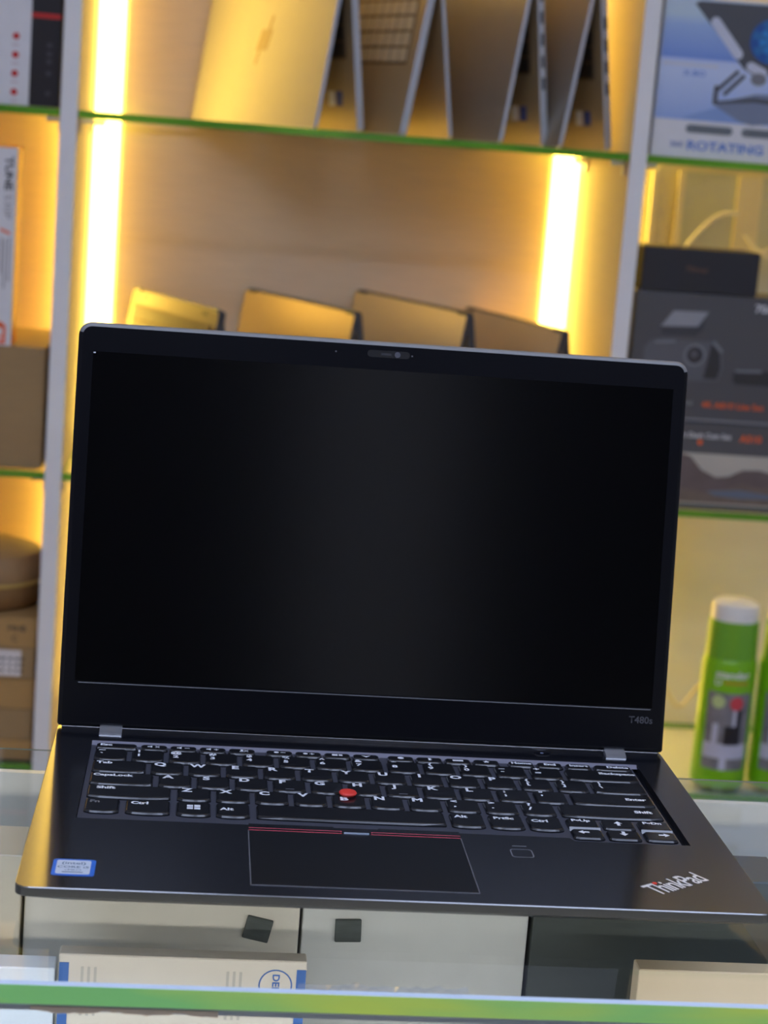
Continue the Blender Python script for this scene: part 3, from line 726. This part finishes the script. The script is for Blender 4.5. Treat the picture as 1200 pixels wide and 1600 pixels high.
# tab row
yb = 152.6
k = key(-143, -116, yb, yb+KD); leg(k, 'Tab', -7.5, 3.6, 4.6)
for i, c in enumerate('QWERTYUIOP'):
    x0 = -113.5+i*19.05; k = key(x0, x0+16.5, yb, yb+KD); leg(k, c, -3.6, 4.0, 6.6)
for i, (a, b) in enumerate((('{', '['), ('}', ']'))):
    x0 = -113.5+(10+i)*19.05; k = key(x0, x0+16.5, yb, yb+KD); leg(k, a, -4.4, 4.6, 4.8); leg(k, b, -4.4, -.8, 4.8)
k = key(115.1, 142.8, yb, yb+KD); leg(k, '|', -9.6, 4.6, 4.8); leg(k, '\\', -9.6, -.8, 4.8)
# caps row
yb = 134.0
k = key(-143, -111.8, yb, yb+KD); leg(k, 'CapsLock', -4.5, 3.4, 4.4)
for i, c in enumerate('ASDFGHJKL'):
    x0 = -109.1+i*19.05; k = key(x0, x0+16.5, yb, yb+KD, 1.1, {'G': 'r', 'H': 'l'}.get(c)); leg(k, c, -3.6, 4.0, 6.6)
    if c in 'FJ': icon(k, [R4(-2.2, 2.2, -6.6, -5.9)], m=dim_legend)
for i, (a, b) in enumerate(((':', ';'), ('"', "'"))):
    x0 = -109.1+(9+i)*19.05; k = key(x0, x0+16.5, yb, yb+KD); leg(k, a, -4.4, 4.2, 5.2); leg(k, b, -4.4, -.8, 5.2)
k = key(100.5, 142.8, yb, yb+KD); leg(k, 'Enter', 12, 0, 4.4)
# shift row
yb = 115.6
k = key(-143, -102.6, yb, yb+KD); leg(k, 'Shift', -11.5, 3.2, 4.6)
for i, c in enumerate('ZXCVBNM'):
    x0 = -99.4+i*19.05; k = key(x0, x0+16.5, yb, yb+KD); leg(k, c, -3.6 if c != 'B' else -2.4, 4.0 if c != 'B' else 1.2, 6.6)
for i, (a, b) in enumerate((('<', ','), ('>', '.'), ('?', '/'))):
    x0 = -99.4+(7+i)*19.05; k = key(x0, x0+16.5, yb, yb+KD); leg(k, a, -4.4, 4.4, 5.2); leg(k, b, -4.4, -1.2, 5.6)
k = key(91.2, 142.8, yb, yb+KD); leg(k, 'Shift', 16.5, 0, 4.6)
# bottom row
yb, d = 95.2, 17.2
for (x0, x1, s, dx, dy, sz, mm) in ((-143, -126.6, 'Fn', -3.6, 3, 4.6, dim_legend), (-123.6, -102.4, 'Ctrl', -4, 3, 4.6, legend_m), (-80.4, -64.2, 'Alt', -3, -.5, 4.6, legend_m),
                                  (33.4, 50, 'Alt', -3, 3, 4.6, legend_m), (52.6, 69.4, 'PrtSc', -1.2, 3, 4.3, legend_m), (71.8, 88.4, 'Ctrl', -2.5, 1.5, 4.6, legend_m)):
    k = key(x0, x1, yb, yb+d); leg(k, s, dx, dy, sz, mm)
k = key(-99.4, -83, yb, yb+d)
icon(k, [R4(-3.2, -.3, .3, 3.0), R4(.3, 3.2, .3, 3.2), R4(-3.2, -.3, -2.8, -.3), R4(.3, 3.2, -3.0, -.3)], 0, .3)
key(-61, 30.8, yb, yb+d, .5)
arr = [(-2.8, 0), (0, 2.2), (0, .8), (2.8, .8), (2.8, -.8), (0, -.8), (0, -2.2)]
def rot2(p, a): c, s_ = math.cos(a), math.sin(a); return [(x*c-y*s_, x*s_+y*c) for x, y in p]
for (x0, x1, s) in ((91.4, 106.8, 'PgUp'), (108.9, 125.0, 'up'), (127.2, 142.8, 'PgDn')):
    k = key(x0, x1, 99.6, 111.6, .15)
    if s == 'up': icon(k, [rot2(arr, -math.pi/2)], 0, .5)
    else:
        leg(k, s, -.6, 2.6, 4.0); w_ = (x1-x0)/2
        MB().add([(-w_, -7.6, -1.4), (w_, -7.6, -1.4), (w_, -6.0, .2), (-w_, -6.0, .2), (-w_, -6.0, -1.4), (w_, -6.0, -1.4)], [(0, 1, 2, 3), (0, 3, 4), (1, 5, 2)]).build('front_slope', key_m, k)
for (x0, x1, a) in ((91.4, 106.8, 0), (108.9, 125.0, math.pi/2), (127.2, 142.8, math.pi)):
    k = key(x0, x1, 85.6, 97.2, .15); icon(k, [rot2(arr, a)], -2.0 if a == 0 else 2.0 if a > 3 else 0, 1)
# function row
spk = [[(-3.4, -.6), (-2.4, -.6), (-1, -1.7), (-1, 1.7), (-2.4, .6), (-3.4, .6)]]
sun = [[(1.3*math.cos(a*math.pi/5)-1.6, 1.3*math.sin(a*math.pi/5)) for a in range(10)]]
minus, plus = [R4(.6, 3.2, -.35, .35)], [R4(.6, 3.2, -.35, .35), R4(1.55, 2.25, -1.3, 1.3)]
cross = [[(.5, -1.2), (1, -1.4), (3, 1.2), (2.5, 1.4)], [(.5, 1.2), (1, 1.4), (3, -1.2), (2.5, -1.4)]]
star = [[((2.1 if q % 2 == 0 else .9)*math.sin(q*math.pi/5), (2.1 if q % 2 == 0 else .9)*math.cos(q*math.pi/5)) for q in range(10)]]
frow = [spk+cross, spk+minus, spk+plus, [R4(-.7, .7, -.6, 1.8), R4(-1.3, 1.3, -1.6, -1.1)]+[[(x+.5, y) for x, y in c] for c in cross],
        sun+minus, sun+plus, [R4(-2.8, .2, -1.2, 1.2), R4(.8, 2.8, -1.2, 1.2)], [[(-2.6, 1.4), (0, -1.6), (2.6, 1.4), (0, .4)]],
        [[(1.7*math.cos(a*math.pi/6), 1.7*math.sin(a*math.pi/6)) for a in range(12)]], [[(-.5, -1.8), (.5, -1.8), (1.5, -.6), (.4, 0), (1.5, .8), (.4, 1.8), (-.5, 1.8)]],
        [R4(-2.8, 2.8, -1.2, 1.2)], star]
yb, d = 188.4, 7.6
k = key(-143, -121.6, yb, yb+d, .3); leg(k, 'Esc', -5.5, .4, 4.2)
for g_, x00 in enumerate((-120, -54.2, 10.4)):
    for i in range(4):
        x0 = x00+i*15.35; k = key(x0, x0+14.2, yb, yb+d, .3); icon(k, frow[g_*4+i], 0, .2)
for x0, x1, s, dx in ((75.5, 89.4, 'Home', 0), (91, 105, 'End', 0), (106.7, 120.6, 'Insert', 0), (122.2, 142.6, 'Delete', 2.5)):
    k = key(x0, x1, yb, yb+d, .3); leg(k, s, dx, .4, 3.9)
# pointing stick
MB().lathe([(3.0, -1.4), (3.2, .8), (4.2, 1.1), (4.5, 1.8), (4.0, 2.5), (2.4, 2.9), (.4, 3.0)], 28).build('pointing_stick', red_m, lap, (-15.1, 130.2, DZ), smooth=True)
# touchpad with its three buttons
tp = LP(MB().bevbox(-65.2, 34.9, 11.6, 77.0, -.4, .18, .12), 'touchpad', mat('touchpad black', (0.010, 0.0105, 0.012), 0.28, spec=.5, var=.05, scale=900))
rim = MB()
for a in ((-65.55, -65.2, 11.2, 77), (34.9, 35.25, 11.2, 77), (-65.55, 35.25, 11.2, 11.6)): rim.box(*a, -.2, .24)
rim.build('rim', hair, tp)
for pts, nm in (([(-65.2, 77.6), (-21.5, 77.6), (-25.5, 84.3), (-65.2, 84.3)], 'click_button'), ([(-7.5, 77.6), (34.9, 77.6), (34.9, 84.3), (-3.5, 84.3)], 'click_button')):
    b = LP(MB().prism(pts, -.3, .75), nm, lap_black)
    xs = [p[0] for p in pts[:2]]
    MB().add([(xs[0], 77.35, .15), (xs[1], 77.35, .15), (xs[1], 78.9, .85), (xs[0], 78.9, .85)], [(0, 1, 2, 3)]).build('red_stripe', stripe_m, b)
b = LP(MB().prism([(-20.8, 77.8), (-8.2, 77.8), (-4.3, 84.3), (-24.7, 84.3)], -.3, .3), 'click_button', lap_black)
MB().box(-20.4, -8.6, 77.2, 77.8, .1, .75).build('blue_line', mat('pale blue line', (.45, .52, .62), .4), b)
# fingerprint reader
fo = MB(); 
def outline_strip(mb, outer, inner, z):
    n = len(outer)
    for i in range(n):
        j = (i+1) % n; mb.add([(*outer[i], z), (*outer[j], z), (*inner[j], z), (*inner[i], z)], [(0, 1, 2, 3)])
outline_strip(fo, rr(56.6, 67.2, 56.5, 66.8, 2, 4), rr(57.1, 66.7, 57.0, 66.3, 1.6, 4), .12)
f_ = LP(MB().prism(rr(57.1, 66.7, 57, 66.3, 1.6, 4), -.2, .08), 'fingerprint_reader', lap_black)
fo.build('rim', hair, f_)
LP(MB().box(58.6, 65.4, 70.6, 71.1, 0, .12), 'indicator_line', hair)
# power button
pb = LP(MB().lathe([(4.7, -.2), (4.7, .25), (4.2, .45), (.3, .4)], 28), 'power_button', lap_black)
pb.location = (.097, .2115, DZ/1000)
MB().lathe([(.9, .4), (.9, .55), (.1, .56)], 14).build('indicator', mat('blue grey lamp', (.20, .22, .32), .4), pb)
# sticker
st = LP(MB().prism(rr(-151.5, -133.0, 14.0, 32.6, 1.6, 4), -.05, .16), 'processor_sticker', mat('sticker blue foil', (0.04, 0.17, 0.62), 0.3, var=.3, scale=150))
st['label'] = 'blue and white processor sticker'
MB().prism(rr(-149.8, -135.0, 15.6, 31.2, 1.2, 4), .1, .24).build('white_panel', mat('sticker silver', (0.62, 0.68, 0.76), 0.35), st)
ink = mat('sticker ink', (0.05, 0.13, 0.22), .5)
text('lettering', '(intel)', 3.9, ink, st, (-142.4, 27.6, .3), (0, 0, 0), .01, 1.15)
text('lettering', 'CORE i5', 3.2, ink, st, (-142.4, 23.2, .3), (0, 0, 0), .01, 1.2)
text('lettering', 'vPRO', 2.4, ink, st, (-142.4, 20.0, .3), (0, 0, 0), 0, 1.3)
MB().box(-147, -138, 17.3, 18.0, .24, .3).build('fine_print', ink, st)
# maker's mark on the palm rest: set at an angle, red dot on the i
lo = LP(MB().box(-.1, .1, -.1, .1, -.3, -.2), 'brand_mark', lap_black)
lo.location = (.1281, .0314, DZ/1000); lo.rotation_euler = (0, 0, math.radians(35.5))
mk = mat('brand silver', (0.78, 0.77, 0.74), 0.35)
text('lettering', 'ThinkPad', 9.2, mk, lo, (0, 0, .2), (0, 0, 0), .012, .82, .92).scale = (12.2, 16.4, 9.2)
shadow_m = mat('dark lettering shadow', (.004, .004, .005), .4)  # dark offset copy, painted as the shadow of the lettering
text('lettering_shadow', 'ThinkPad', 9.2, shadow_m, lo, (.3, .7, .1), (0, 0, 0), .02, .82, .92).scale = (12.3, 16.6, 9.2)
MB().lathe([(1.15, .1), (1.15, .32), (.1, .34)], 16).build('red_dot', red_m, lo, (-8.6, 5.6, 0))

# lid
lid = link('lid', None, lap, (0, 216.4, DZ+2), (math.radians(-8.713), 0, 0))
bpy.data.objects.remove(lid, do_unlink=True)
LH = 215.8
mb = MB()
def lo_(i, y):
    top = rr(-H+i, H-i, 0+i, LH-i, 7-i, 6); bot = rr(-H+i, H-i, 0+i, LH-i, max(1.6-i, .4), 6)
    return [(x, y, z) for x, z in [(b if b[1] < 60 else t_) for t_, b in zip(top, bot)]]
mb.loops([lo_(2.3, 0), lo_(.8, .75), lo_(0, 1.9), lo_(0, 5.4), lo_(1.5, 6.6)])
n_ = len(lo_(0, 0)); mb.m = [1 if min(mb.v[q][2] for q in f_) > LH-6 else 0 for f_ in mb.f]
lid = mb.build('lid', [lid_black, lid_top_sheen], lap, (0, 216.4, DZ+2), (math.radians(-8.713), 0, 0))
MB().box(-157.4, 157.6, -.12, .15, 24.6, 200.4).build('screen', screen_m, lid)
MB().box(-155.5, 156.8, -.30, -.02, 23.5, 23.95).build('bezel_line', hair, lid)
text('model_mark', 'T480s', 5.4, mat('faint mark', (.07, .07, .08), .5), lid, (151.8, -.2, 17.6), FRONT, .01, 1.0)
wc = MB().prism(rr(-11.5, 11.5, 207.1, 210.9, 1.8, 4), -.2, .1, plane='xz').build('webcam', mat('webcam bar', (.012, .012, .014), .2), lid)
MB().prism([(4.8+1.6*math.cos(a*math.pi/10), 209+1.6*math.sin(a*math.pi/10)) for a in range(20)], -.4, -.2, plane='xz').build('lens', mat('webcam lens', (.09, .09, .11), .2), wc)
MB().box(-4, 1.5, -.4, -.2, 208.4, 209.6).build('shutter', mat('shutter grey', (.035, .035, .04), .4), wc)
for x in (-28.5, 12.8): MB().box(x-.4, x+.4, -.25, .1, 208.5, 209.2).build('microphone_hole', hair, lid)
MB().prism(rr(-157.2, -156.0, 199.4, 200.0, .28, 3), -.3, -.1, plane='xz').build('white_speck', legend_m, lid)  # tiny white speck near the screen's upper left corner
# hinges and rear strip
for x0, x1 in ((-142.6, -130.8), (132.4, 143.6)):
    h_ = MB()
    h_.loops([[(x, y, z) for y, z in ((209.5, -.2), (219, -.2), (219, 3.4), (215.5, 3.0), (209.8, .9))] for x in (x0, x1)])
    LP(h_, 'hinge', steel)
LP(MB().bevbox(-163, 163, 216.6, 226, -.2, 1.95, .3), 'light_stop_strip', lap_black)  # strip added to stop light leaking under the lid
